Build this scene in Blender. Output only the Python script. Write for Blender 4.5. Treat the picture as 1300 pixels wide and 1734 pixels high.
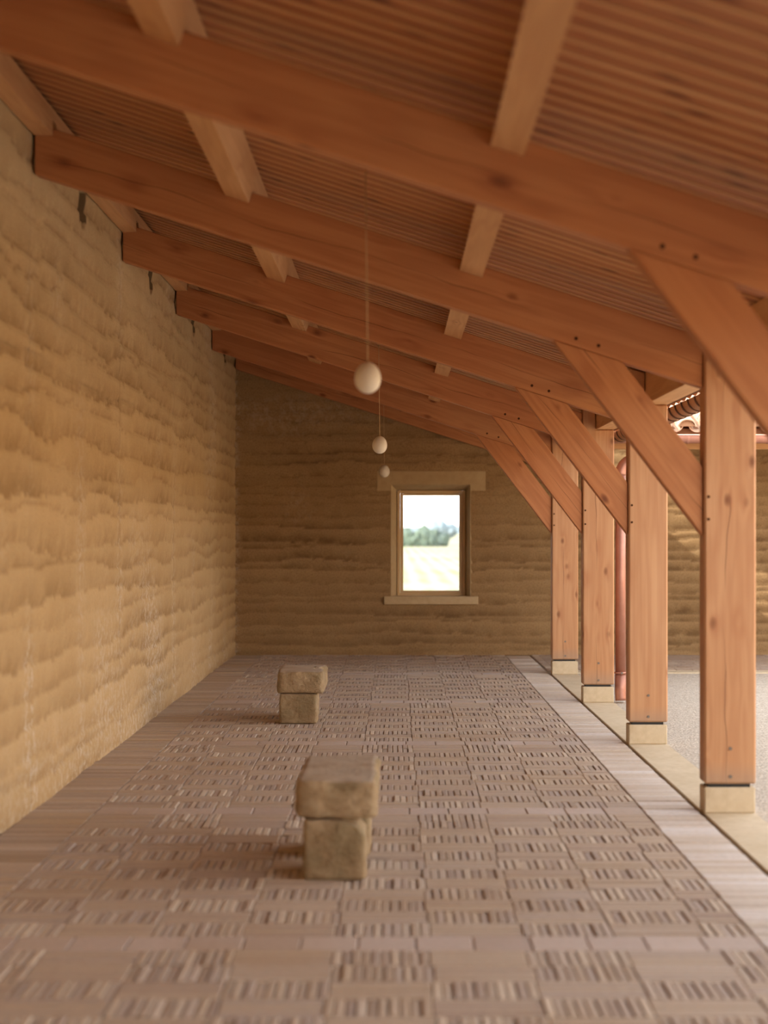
import bpy, bmesh, math, random
import numpy as np
from mathutils import Vector, Matrix, noise as mnoise

random.seed(7); RNG = np.random.RandomState(11)
for o in list(bpy.data.objects): bpy.data.objects.remove(o, do_unlink=True)
sc = bpy.context.scene
COL = sc.collection

# ------------------------------------------------------------ camera
EYE = 1.5; FPX = 2945.6; VPX, VPY = 669.0, 900.0
cd = bpy.data.cameras.new('camera'); cam = bpy.data.objects.new('camera', cd); COL.objects.link(cam)
cam.location = (0, 0, EYE); cam.rotation_euler = (math.pi/2, 0, 0)
cd.sensor_fit = 'VERTICAL'; cd.sensor_height = 36.0; cd.sensor_width = 36.0*1300/1734
cd.lens = FPX/1734*36.0
cd.shift_x = -(VPX-650)/1734; cd.shift_y = (VPY-867)/1734
cd.clip_start = 0.05; cd.clip_end = 6000
cd.dof.use_dof = True; cd.dof.focus_distance = 14.4; cd.dof.aperture_fstop = 1.65
sc.camera = cam

# ------------------------------------------------------------ sky, sun, exposure
SUN = Vector((-0.74, -0.20, 0.64)).normalized()
w = bpy.data.worlds.new('sky'); sc.world = w; w.use_nodes = True
nt = w.node_tree; nt.nodes.clear()
sky = nt.nodes.new('ShaderNodeTexSky'); sky.sky_type = 'NISHITA'; sky.sun_disc = False
sky.sun_elevation = math.asin(SUN.z); sky.sun_rotation = math.atan2(SUN.x, SUN.y)
sky.dust_density = 1.0; sky.air_density = 1.0; sky.ozone_density = 1.0
hs = nt.nodes.new('ShaderNodeHueSaturation'); hs.inputs['Saturation'].default_value = 0.20
bg = nt.nodes.new('ShaderNodeBackground'); bg.inputs['Strength'].default_value = 0.95
wo = nt.nodes.new('ShaderNodeOutputWorld')
nt.links.new(sky.outputs[0], hs.inputs['Color']); nt.links.new(hs.outputs[0], bg.inputs['Color']); nt.links.new(bg.outputs[0], wo.inputs[0])
sl = bpy.data.lights.new('sun', 'SUN'); sl.energy = 7.0; sl.angle = math.radians(0.6); sl.color = (1.0, 0.93, 0.82)
so = bpy.data.objects.new('sun', sl); COL.objects.link(so); so.location = (-20, -10, 30)
so.rotation_euler = SUN.to_track_quat('Z', 'Y').to_euler()
sc.view_settings.view_transform = 'Standard'; sc.view_settings.look = 'None'
sc.view_settings.exposure = 0.2; sc.view_settings.gamma = 1.0; sc.view_settings.use_curve_mapping = False

# ------------------------------------------------------------ layout numbers (metres)
XL = -1.94                  # face of the long earth wall
XP0, XP1 = 1.645, 1.92      # posts, pads, kerb
YB = 21.10                  # face of the end wall
BAY = 3.0
FR = [6.257 + BAY*k for k in range(5)]   # front faces of the posts
SL = 0.32; TH = math.atan(SL); CT, ST = math.cos(TH), math.sin(TH)
def zb(x): return 3.415 - SL*(x - XL)     # rafter underside
RH = 0.272
def zt(x): return zb(x) + RH              # rafter top
def zc(x): return zt(x) + 0.122           # underside of the boarding

# ------------------------------------------------------------ node helpers
class NT:
    def __init__(s, name):
        s.m = bpy.data.materials.new(name); s.m.use_nodes = True
        s.t = s.m.node_tree; s.t.nodes.clear()
        s.out = s.t.nodes.new('ShaderNodeOutputMaterial'); s.b = s.t.nodes.new('ShaderNodeBsdfPrincipled')
        s.t.links.new(s.b.outputs[0], s.out.inputs[0])
    def n(s, typ, **kw):
        nd = s.t.nodes.new(typ)
        for k, v in kw.items(): setattr(nd, k, v)
        return nd
    def l(s, a, b): s.t.links.new(a, b)
    def put(s, sock, v):
        if hasattr(v, 'links') or hasattr(v, 'is_linked'): s.l(v, sock)
        else: sock.default_value = v
    def math(s, op, a, b=0.0, c=None, clamp=False):
        nd = s.n('ShaderNodeMath', operation=op, use_clamp=clamp)
        s.put(nd.inputs[0], a); s.put(nd.inputs[1], b)
        if c is not None: s.put(nd.inputs[2], c)
        return nd.outputs[0]
    def mix(s, f, a, b, mode='MIX'):
        nd = s.n('ShaderNodeMix', data_type='RGBA', blend_type=mode)
        s.put(nd.inputs[0], f)
        for i, v in ((6, a), (7, b)):
            if isinstance(v, tuple): nd.inputs[i].default_value = (*v, 1) if len(v) == 3 else v
            else: s.l(v, nd.inputs[i])
        return nd.outputs[2]
    def ramp(s, f, lo, hi):
        nd = s.n('ShaderNodeMapRange'); nd.clamp = True
        s.put(nd.inputs[0], f); nd.inputs[1].default_value = lo; nd.inputs[2].default_value = hi
        return nd.outputs[0]
    def noise(s, vec, scale, detail=4, rough=0.55):
        nd = s.n('ShaderNodeTexNoise'); s.l(vec, nd.inputs['Vector'])
        nd.inputs['Scale'].default_value = scale; nd.inputs['Detail'].default_value = detail; nd.inputs['Roughness'].default_value = rough
        return nd.outputs[0]
    def vor(s, vec, scale, rnd=1.0):
        nd = s.n('ShaderNodeTexVoronoi'); s.l(vec, nd.inputs['Vector']); nd.inputs['Scale'].default_value = scale
        nd.inputs['Randomness'].default_value = rnd
        return nd.outputs['Distance'], nd.outputs['Color']
    def mapv(s, vec, sc_=(1, 1, 1), loc=None):
        nd = s.n('ShaderNodeVectorMath', operation='MULTIPLY'); s.l(vec, nd.inputs[0]); nd.inputs[1].default_value = sc_
        return nd.outputs[0]
    def bump(s, h, strength, dist):
        nd = s.n('ShaderNodeBump'); s.l(h, nd.inputs['Height']); nd.inputs['Strength'].default_value = strength
        nd.inputs['Distance'].default_value = dist; s.l(nd.outputs[0], s.b.inputs['Normal'])
    def coords(s): return s.n('ShaderNodeTexCoord').outputs['Object']
    def attr(s, name): return s.n('ShaderNodeAttribute', attribute_name=name).outputs['Fac']
    def fin(s, col, rough=0.8, spec=0.3, metal=0.0):
        s.put(s.b.inputs['Base Color'], (*col, 1) if isinstance(col, tuple) else col)
        s.put(s.b.inputs['Roughness'], rough); s.b.inputs['Specular IOR Level'].default_value = spec; s.b.inputs['Metallic'].default_value = metal
        return s.m

def wood(name, base, pale, dark, knots=0.105, kscale=1.0, check=True, rough=0.62, foot=False):
    t = NT(name)
    co = t.coords()
    rnd = t.n('ShaderNodeObjectInfo').outputs['Random']
    off = t.n('ShaderNodeCombineXYZ'); t.l(t.math('MULTIPLY', rnd, 37.0), off.inputs[0]); t.l(t.math('MULTIPLY', rnd, 11.0), off.inputs[1]); t.l(t.math('MULTIPLY', rnd, 23.0), off.inputs[2])
    ad = t.n('ShaderNodeVectorMath', operation='ADD'); t.l(co, ad.inputs[0]); t.l(off.outputs[0], ad.inputs[1]); v = ad.outputs[0]
    # knots: sparse cells, stretched along the grain
    kv = t.mapv(v, (2.3*kscale, 4.2*kscale, 4.2*kscale))
    kd, kc = t.vor(kv, 1.0)
    sep = t.n('ShaderNodeSeparateColor'); t.l(kc, sep.inputs[0])
    keep = t.math('GREATER_THAN', sep.outputs[0], 0.25)
    wob = t.noise(t.mapv(v, (6, 18, 18)), 1.0, 3)
    kdist = t.math('ADD', kd, t.math('MULTIPLY', t.math('SUBTRACT', wob, 0.5), 0.10))
    kn = t.math('MULTIPLY', t.math('SUBTRACT', 1.0, t.ramp(kdist, knots*0.35, knots*1.05)), keep)
    # grain flows around the knots
    fig = t.noise(t.mapv(v, (0.35, 5.0, 5.0)), 1.0, 3)
    ph = t.math('ADD', t.math('MULTIPLY', fig, 46.0), t.math('DIVIDE', 1.2, t.math('ADD', kd, 0.12)))
    ring = t.math('ADD', t.math('MULTIPLY', t.math('SINE', ph), 0.5), 0.5)
    fine = t.noise(t.mapv(v, (1.2, 60, 60)), 1.0, 4, 0.6)
    broad = t.noise(t.mapv(v, (0.5, 3.0, 3.0)), 1.0, 2)
    c = t.mix(t.ramp(broad, 0.30, 0.72), base, pale)
    near = t.math('MULTIPLY', t.math('SUBTRACT', 1.0, t.ramp(kd, 0.12, 0.42)), keep)
    c = t.mix(t.math('MULTIPLY', ring, t.math('ADD', 0.28, t.math('MULTIPLY', near, 0.34))), c, dark)
    c = t.mix(t.math('MULTIPLY', t.ramp(fine, 0.45, 0.75), 0.28), c, dark)
    c = t.mix(t.math('MULTIPLY', kn, 0.85), c, tuple(d*0.55 for d in dark))
    if check:
        sx = t.n('ShaderNodeSeparateXYZ'); t.l(co, sx.inputs[0])
        wv = t.noise(t.mapv(v, (0.9, 0.0, 0.0)), 1.0, 3)
        line = t.math('ABSOLUTE', t.math('ADD', sx.outputs[2], t.math('MULTIPLY', t.math('SUBTRACT', wv, 0.42), 0.16)))
        on = t.ramp(t.noise(t.mapv(v, (0.7, 0.0, 0.0)), 1.7, 2), 0.44, 0.56)
        ck = t.math('MULTIPLY', t.math('MULTIPLY', t.math('LESS_THAN', line, 0.0020), on), t.math('GREATER_THAN', rnd, 0.5))
        c = t.mix(t.math('MULTIPLY', ck, 0.75), c, tuple(d*0.25 for d in dark))
    if foot:      # rain splash has greyed the lowest hand's breadth
        gz = t.n('ShaderNodeSeparateXYZ'); t.l(t.n('ShaderNodeNewGeometry').outputs['Position'], gz.inputs[0])
        gr = t.math('MULTIPLY', t.math('SUBTRACT', 1.0, t.ramp(t.math('ADD', gz.outputs[2], t.math('MULTIPLY', broad, 0.10)), 0.24, 0.33)), 0.5)
        c = t.mix(gr, c, (0.38, 0.27, 0.19))
    t.bump(t.math('ADD', fine, t.math('MULTIPLY', ring, 0.4)), 0.25, 0.002)
    return t.fin(c, rough, 0.32)

M = {}
M['fir'] = wood('fir_timber', (0.495, 0.195, 0.074), (0.56, 0.255, 0.105), (0.30, 0.090, 0.032), knots=0.16, kscale=1.4)
M['fir_post'] = wood('paler_fir', (0.535, 0.270, 0.125), (0.605, 0.340, 0.175), (0.38, 0.145, 0.060), knots=0.15, kscale=1.55, foot=True)  # lighter, less saturated tone of the same fir
M['larch'] = wood('pale_larch_timber', (0.62, 0.335, 0.145), (0.70, 0.415, 0.205), (0.46, 0.205, 0.085), knots=0.06, check=False)
M['board'] = wood('roof_boarding', (0.39, 0.150, 0.058), (0.46, 0.19, 0.078), (0.22, 0.066, 0.026), knots=0.24, kscale=1.7, check=False)
M['board_edge'] = wood('roof_board_edges', (0.62, 0.335, 0.15), (0.68, 0.40, 0.195), (0.48, 0.23, 0.10), knots=0.01, check=False)
M['frame_wood'] = wood('window_oak', (0.62, 0.42, 0.21), (0.68, 0.49, 0.27), (0.48, 0.29, 0.13), knots=0.02, check=False)

def earth(name, a, b, dk, saltc=(0.66, 0.57, 0.45), pit=0.42, bk=0.8):
    t = NT(name); co = t.coords()
    band = t.attr('band'); salt = t.attr('salt'); seam_pocket = t.attr('seam_pocket'); tint = t.attr('lift')
    n1 = t.noise(co, 7.0, 6, 0.62); n2 = t.noise(co, 60.0, 4, 0.6); n3 = t.noise(co, 1.3, 3)
    c = t.mix(t.ramp(n3, 0.30, 0.70), a, b)
    c = t.mix(t.math('MULTIPLY', tint, 0.45), c, tuple(x*0.84 for x in a))
    f = t.math('MULTIPLY', band, t.ramp(n1, 0.22, 0.56))
    c = t.mix(t.math('MULTIPLY', f, bk), c, dk)
    c = t.mix(t.math('MULTIPLY', t.ramp(n2, 0.52 if pit < 0.5 else 0.46, 0.78), pit), c, dk)
    c = t.mix(t.math('MULTIPLY', t.ramp(t.noise(co, 24.0, 5, 0.7), 0.60, 0.74), 0.30), c, tuple(min(1, x*1.3) for x in b))
    sm = t.math('MULTIPLY', salt, t.ramp(t.noise(co, 16.0, 6, 0.75), 0.47, 0.60), clamp=True)
    c = t.mix(t.math('MULTIPLY', sm, 0.75), c, saltc)
    c = t.mix(t.math('MULTIPLY', t.math('POWER', seam_pocket, 2.0), 0.92), c, tuple(x*0.35 for x in dk))
    t.bump(t.math('ADD', t.math('MULTIPLY', n1, 0.6), t.math('MULTIPLY', n2, t.math('ADD', 0.25, band))), 0.6, 0.012)
    return t.fin(c, 0.95, 0.1)
M['earth'] = earth('rammed_earth', (0.565, 0.390, 0.200), (0.635, 0.455, 0.250), (0.32, 0.195, 0.088))
M['earth_rough_dim'] = earth('dimmed_coarse_earth', (0.375, 0.235, 0.112), (0.44, 0.290, 0.145), (0.175, 0.10, 0.044), pit=0.75, bk=0.9)  # coarser pits; the darker tone also paints the end wall's dimness into the colour

def plain(name, a, b, scale=20, rough=0.85, spec=0.25, bump=0.3, bd=0.004, metal=0.0, lo=0.35, hi=0.65):
    t = NT(name); co = t.coords(); n1 = t.noise(co, scale, 6, 0.65); n2 = t.noise(co, scale*0.18, 3)
    c = t.mix(t.ramp(t.math('ADD', t.math('MULTIPLY', n1, 0.55), t.math('MULTIPLY', n2, 0.45)), lo, hi), a, b)
    if bump: t.bump(n1, bump, bd)
    return t.fin(c, rough, spec, metal)
M['limestone'] = plain('pale_limestone', (0.56, 0.44, 0.28), (0.68, 0.56, 0.39), 22, 0.85, 0.2, 0.2)
M['lintel'] = plain('lintel_stone', (0.44, 0.305, 0.16), (0.52, 0.38, 0.215), 14, 0.92, 0.1)
M['sill'] = plain('sill_stone', (0.50, 0.36, 0.20), (0.60, 0.46, 0.28), 14, 0.9, 0.15)
M['steel'] = plain('blackened_steel', (0.012, 0.011, 0.010), (0.02, 0.018, 0.016), 30, 0.6, 0.4, 0)
M['bolt'] = plain('bolt_steel', (0.16, 0.13, 0.11), (0.25, 0.21, 0.18), 60, 0.45, 0.5, 0, metal=0.7)
M['peg'] = plain('dark_peg_hole', (0.05, 0.02, 0.01), (0.09, 0.035, 0.015), 60, 0.9, 0.1, 0)
M['copper'] = plain('copper_sheet', (0.42, 0.19, 0.13), (0.52, 0.26, 0.19), 9, 0.5, 0.5, 0, metal=0.6)
M['copper_dark'] = plain('aged_copper', (0.46, 0.22, 0.11), (0.60, 0.32, 0.17), 16, 0.42, 0.5, 0, metal=0.7)
M['strap'] = plain('dark_bronze_strap', (0.10, 0.045, 0.025), (0.15, 0.07, 0.04), 30, 0.5, 0.4, 0, metal=0.4)
M['tile'] = plain('terracotta_roof_tile', (0.42, 0.22, 0.12), (0.64, 0.46, 0.32), 12, 0.9, 0.2, 0.3)
M['mortar'] = plain('sandy_joint', (0.27, 0.185, 0.125), (0.35, 0.25, 0.175), 40, 0.95, 0.1)
M['mortar_fill'] = plain('clay_mortar', (0.30, 0.15, 0.08), (0.40, 0.22, 0.12), 30, 0.95, 0.1)
M['deck'] = plain('roof_deck', (0.22, 0.09, 0.04), (0.28, 0.12, 0.05), 8, 0.8, 0.2, 0)
M['egg'] = plain('porcelain', (0.80, 0.72, 0.60), (0.84, 0.77, 0.66), 4, 0.42, 0.4, 0)
M['cord'] = plain('textile_cord', (0.48, 0.30, 0.15), (0.55, 0.36, 0.19), 80, 0.8, 0.2, 0)

def paving(name, cols, rough=0.8):
    t = NT(name); co = t.coords(); ti = t.attr('tint')
    cr = t.n('ShaderNodeValToRGB'); t.l(ti, cr.inputs[0])
    el = cr.color_ramp.elements
    while len(el) < len(cols): el.new(0.5)
    for i, c in enumerate(cols): el[i].position = i/(len(cols)-1); el[i].color = (*c, 1)
    geo = t.n('ShaderNodeNewGeometry').outputs['Position']
    n1 = t.noise(geo, 34.0, 6, 0.65); n2 = t.noise(geo, 1.1, 3); n3 = t.noise(geo, 150.0, 3)
    c = t.mix(t.math('MULTIPLY', t.ramp(n1, 0.42, 0.72), 0.30), cr.outputs[0], (0.30, 0.21, 0.15))
    c = t.mix(t.math('MULTIPLY', t.ramp(n2, 0.50, 0.70), 0.40), c, (0.44, 0.295, 0.165))
    c = t.mix(t.math('MULTIPLY', t.ramp(n3, 0.55, 0.75), 0.25), c, (0.62, 0.50, 0.40))
    t.bump(n1, 0.35, 0.004)
    return t.fin(c, rough, 0.3)
M['brick'] = paving('handmade_brick', [(0.41, 0.305, 0.235), (0.48, 0.37, 0.285), (0.53, 0.415, 0.305), (0.47, 0.375, 0.31), (0.60, 0.49, 0.375)])
M['brick_tile'] = paving('square_brick_tile', [(0.50, 0.39, 0.32), (0.60, 0.49, 0.42), (0.54, 0.43, 0.35)], 0.7)
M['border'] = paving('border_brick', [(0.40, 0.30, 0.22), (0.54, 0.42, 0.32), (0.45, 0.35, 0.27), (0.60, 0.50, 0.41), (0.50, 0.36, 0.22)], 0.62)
M['border_glare'] = paving('lit_border_brick', [(0.57, 0.47, 0.37), (0.69, 0.60, 0.51), (0.61, 0.51, 0.40), (0.76, 0.70, 0.65), (0.66, 0.56, 0.43)], 0.55)  # paler copy of the border brick; court-side glare put into its colour

def stone_mat():
    t = NT('weathered_limestone'); co = t.coords()
    n1 = t.noise(co, 9.0, 6, 0.65); n2 = t.noise(co, 45.0, 5, 0.65); n3 = t.noise(co, 3.5, 4)
    c = t.mix(t.ramp(n1, 0.32, 0.66), (0.30, 0.205, 0.115), (0.49, 0.37, 0.23))
    c = t.mix(t.math('MULTIPLY', t.ramp(n3, 0.48, 0.62), 0.55), c, (0.19, 0.145, 0.075))
    c = t.mix(t.math('MULTIPLY', t.ramp(n2, 0.56, 0.68), 0.6), c, (0.20, 0.13, 0.07))
    nz = t.n('ShaderNodeSeparateXYZ'); t.l(t.n('ShaderNodeNewGeometry').outputs['Normal'], nz.inputs[0])
    top_pale = t.math('MULTIPLY', t.ramp(nz.outputs[2], 0.75, 0.97), t.ramp(n3, 0.25, 0.5))      # paler where the face points up, broken by noise
    c = t.mix(t.math('MULTIPLY', top_pale, 0.6), c, (0.60, 0.49, 0.38))
    t.bump(t.math('ADD', n1, t.math('MULTIPLY', n2, 0.8)), 0.9, 0.014)
    return t.fin(c, 0.93, 0.12)
M['stone'] = stone_mat()

def gravel_mat():
    t = NT('fine_gravel'); co = t.coords()
    d, cc = t.vor(co, 55.0); n = t.noise(co, 0.8, 3)
    sep = t.n('ShaderNodeSeparateColor'); t.l(cc, sep.inputs[0])
    c = t.mix(sep.outputs[0], (0.46, 0.38, 0.29), (0.74, 0.66, 0.55))
    c = t.mix(t.math('MULTIPLY', t.ramp(d, 0.35, 0.7), 0.5), c, (0.33, 0.27, 0.21))
    c = t.mix(t.math('MULTIPLY', n, 0.3), c, (0.64, 0.54, 0.42))
    t.bump(t.math('SUBTRACT', 1.0, d), 0.7, 0.01)
    return t.fin(c, 0.95, 0.1)
M['gravel'] = gravel_mat()

def field_mat():
    t = NT('pale_crop_field'); co = t.coords()
    sx = t.n('ShaderNodeSeparateXYZ'); t.l(co, sx.inputs[0])
    s = t.math('ADD', t.math('MULTIPLY', t.math('SINE', t.math('ADD', t.math('MULTIPLY', sx.outputs[0], 7.0), t.math('MULTIPLY', t.noise(co, 0.3, 2), 4.0))), 0.5), 0.5)
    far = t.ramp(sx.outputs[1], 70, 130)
    n = t.noise(co, 0.05, 4)
    c = t.mix(s, (0.19, 0.23, 0.085), (0.27, 0.21, 0.185))
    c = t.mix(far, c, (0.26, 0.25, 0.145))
    c = t.mix(t.ramp(n, 0.4, 0.7), c, (0.29, 0.265, 0.205))
    return t.fin(c, 0.95, 0.05)
M['field'] = field_mat()
M['leaf'] = plain('hazed_hedge_leaves', (0.075, 0.098, 0.095), (0.15, 0.185, 0.13), 1.2, 0.9, 0.1, 0)  # distance haze is mixed into the leaf colour
M['far_leaf'] = plain('hazed_tree_leaves', (0.16, 0.20, 0.225), (0.22, 0.26, 0.28), 0.5, 0.9, 0.1, 0)  # bluish air haze painted into the foliage of the far trees
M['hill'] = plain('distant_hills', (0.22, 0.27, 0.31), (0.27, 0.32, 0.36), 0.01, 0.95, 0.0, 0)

def glass_mat():
    m = bpy.data.materials.new('window_glass'); m.use_nodes = True; t = m.node_tree; t.nodes.clear()
    o = t.nodes.new('ShaderNodeOutputMaterial'); mx = t.nodes.new('ShaderNodeMixShader'); tr = t.nodes.new('ShaderNodeBsdfTransparent')
    gl = t.nodes.new('ShaderNodeBsdfGlossy'); fr = t.nodes.new('ShaderNodeFresnel'); fr.inputs[0].default_value = 1.45
    tr.inputs[0].default_value = (0.96, 0.98, 0.97, 1); gl.inputs['Roughness'].default_value = 0.02
    t.links.new(fr.outputs[0], mx.inputs[0]); t.links.new(tr.outputs[0], mx.inputs[1]); t.links.new(gl.outputs[0], mx.inputs[2]); t.links.new(mx.outputs[0], o.inputs[0])
    return m
M['glass'] = glass_mat()

# ------------------------------------------------------------ mesh helpers
def tag(o, label=None, cat=None, group=None, kind=None):
    if label: o['label'] = label
    if cat: o['category'] = cat
    if group: o['group'] = group
    if kind: o['kind'] = kind
    return o
def adopt(c, p):
    c.parent = p; c.matrix_parent_inverse = p.matrix_basis.inverted()
def empty(name, loc):
    o = bpy.data.objects.new(name, None); COL.objects.link(o); o.location = loc; o.empty_display_size = 0.1
    return o
def frame(ax, up):
    ax = Vector(ax).normalized(); up = Vector(up); sd = up.cross(ax).normalized(); up = ax.cross(sd)
    return Matrix((ax, sd, up)).transposed().to_4x4()
def obj(name, V, F, mat, parent=None, origin=None, rot=None, bevel=0.0, seg=1, smooth=False, fix=True):
    """ONE mesh object from world-space vertices; local x runs along rot's first column (the grain)."""
    V = [Vector(v) for v in V]
    if origin is None: origin = sum(V, Vector())/len(V)
    Mx = Matrix.Translation(origin) @ (rot if rot is not None else Matrix.Identity(4)); iv = Mx.inverted()
    bm = bmesh.new(); vs = [bm.verts.new(iv @ v) for v in V]
    for f in F: bm.faces.new([vs[i] for i in f])
    if fix: bmesh.ops.recalc_face_normals(bm, faces=bm.faces)
    if bevel: bmesh.ops.bevel(bm, geom=list(bm.edges), offset=bevel, segments=seg, affect='EDGES', profile=0.5, clamp_overlap=True)
    me = bpy.data.meshes.new(name); bm.to_mesh(me); bm.free()
    for m in (mat if isinstance(mat, (list, tuple)) else [mat]): me.materials.append(m)
    if smooth: me.polygons.foreach_set('use_smooth', [True]*len(me.polygons))
    o = bpy.data.objects.new(name, me); COL.objects.link(o); o.matrix_basis = Mx
    if parent: adopt(o, parent)
    return o
def prism(name, poly, ext, mat, **kw):
    n = len(poly); ext = Vector(ext); P = [Vector(p) for p in poly]
    V = P + [p + ext for p in P]
    F = [list(range(n))[::-1], list(range(n, 2*n))] + [[i, (i+1) % n, n+(i+1) % n, n+i] for i in range(n)]
    return obj(name, V, F, mat, **kw)
def box(name, a, b, mat, **kw):
    (x0, y0, z0), (x1, y1, z1) = a, b
    return prism(name, [(x0, y0, z0), (x1, y0, z0), (x1, y0, z1), (x0, y0, z1)], (0, y1-y0, 0), mat, **kw)
def raw(name, V, F, mat, attrs=None, smooth=False, parent=None, loc=None):
    me = bpy.data.meshes.new(name); me.from_pydata(V, [], F); me.update()
    me.materials.append(mat)
    for k, (dom, vals) in (attrs or {}).items():
        a = me.attributes.new(k, 'FLOAT', dom); a.data.foreach_set('value', np.asarray(vals, dtype=np.float32))
    if smooth: me.polygons.foreach_set('use_smooth', [True]*len(me.polygons))
    o = bpy.data.objects.new(name, me); COL.objects.link(o)
    if loc is not None: o.location = loc
    if parent: adopt(o, parent)
    return o
def tube(name, path, r, mat, n=14, cap=True, parent=None):
    P = [Vector(p) for p in path]; V = []; F = []
    up = None
    for i, p in enumerate(P):
        d = (P[min(i+1, len(P)-1)] - P[max(i-1, 0)]).normalized()
        ref = Vector((0, 1, 0)) if abs(d.y) < 0.9 else Vector((1, 0, 0))
        a = d.cross(ref).normalized(); b = d.cross(a)
        rr = r[i] if isinstance(r, (list, tuple)) else r
        for k in range(n):
            t = 2*math.pi*k/n; V.append(p + a*math.cos(t)*rr + b*math.sin(t)*rr)
    for i in range(len(P)-1):
        for k in range(n): F.append([i*n+k, i*n+(k+1) % n, (i+1)*n+(k+1) % n, (i+1)*n+k])
    if cap: F += [list(range(n)), [(len(P)-1)*n+k for k in range(n)]]
    return obj(name, V, F, mat, smooth=True, parent=parent)
def disc_bolt(name, c, r, th, mat, parent):
    """short six-to-ten sided stud standing out of a face that looks towards -y"""
    n = 10; c = Vector(c)
    V = [c + Vector((r*math.cos(2*math.pi*k/n), 0, r*math.sin(2*math.pi*k/n))) for k in range(n)]
    return prism(name, V, (0, -th, 0), mat, parent=parent)

def vnoise(u, v, seed):
    """smooth value noise on numpy arrays"""
    r = np.random.RandomState(seed).rand(128, 128)
    iu = np.floor(u).astype(int); iv = np.floor(v).astype(int); fu = u-iu; fv = v-iv
    fu = fu*fu*(3-2*fu); fv = fv*fv*(3-2*fv)
    g = lambda a, b: r[a % 128, b % 128]
    return (g(iu, iv)*(1-fu)+g(iu+1, iv)*fu)*(1-fv)+(g(iu, iv+1)*(1-fu)+g(iu+1, iv+1)*fu)*fv

# ------------------------------------------------------------ rammed earth walls
def earth_fields(U, Z, seed, step):
    """lift-by-lift relief of rammed earth: returns depth, band, lift tint"""
    nl = int(4.4/step)+3
    rs = np.random.RandomState(seed)
    zk = np.arange(nl)*step + rs.uniform(-0.22, 0.22, nl)*step - step
    stren = rs.uniform(0.45, 1.0, nl); tint = rs.rand(nl)
    low = np.full(U.shape, -9.0); up = np.full(U.shape, 9.0); S = np.zeros(U.shape); T = np.zeros(U.shape)
    for k in range(nl):
        b = zk[k] + (vnoise(U*0.9+k*7.3, U*0+k*1.7, seed+1)-0.5)*0.6*step + (vnoise(U*3.4+k*3.1, U*0+k*2.9, seed+2)-0.5)*0.38*step + (vnoise(U*13+k*5.1, U*0+k*3.7, seed+7)-0.5)*0.14*step
        m = Z >= b
        low = np.where(m, np.maximum(low, b), low); S = np.where(m & (low == b), stren[k], S); T = np.where(m & (low == b), tint[k], T)
        up = np.where(~m, np.minimum(up, b), up)
    t = np.clip((Z-low)/np.maximum(up-low, 1e-3), 0, 1)
    patch = vnoise(U*1.1, Z*2.2, seed+3)
    nse = vnoise(U*9, Z*14, seed+4)*0.6 + vnoise(U*22, Z*30, seed+5)*0.4
    band = np.clip((1-t)**1.3*(0.35+0.95*patch)*S*1.25, 0, 1)
    depth = -0.016*band*(0.4+nse) + 0.006*np.sin(t*math.pi) + 0.012*(vnoise(U*0.7, Z*0.9, seed+6)-0.5)
    return depth, band, T

def grid_faces(nu, nz, keep=None):
    F = []
    for j in range(nz-1):
        for i in range(nu-1):
            if keep is None or keep(i, j): F.append((j*nu+i, j*nu+i+1, (j+1)*nu+i+1, (j+1)*nu+i))
    return F
def add_box(V, F, a, b):
    n = len(V); (x0, y0, z0), (x1, y1, z1) = a, b
    V += [(x0, y0, z0), (x1, y0, z0), (x1, y1, z0), (x0, y1, z0), (x0, y0, z1), (x1, y0, z1), (x1, y1, z1), (x0, y1, z1)]
    F += [(n, n+3, n+2, n+1), (n+4, n+5, n+6, n+7), (n, n+1, n+5, n+4), (n+1, n+2, n+6, n+5), (n+2, n+3, n+7, n+6), (n+3, n, n+4, n+7)]
def pad(a, n): return np.concatenate([a, np.zeros(n-len(a))])

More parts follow.
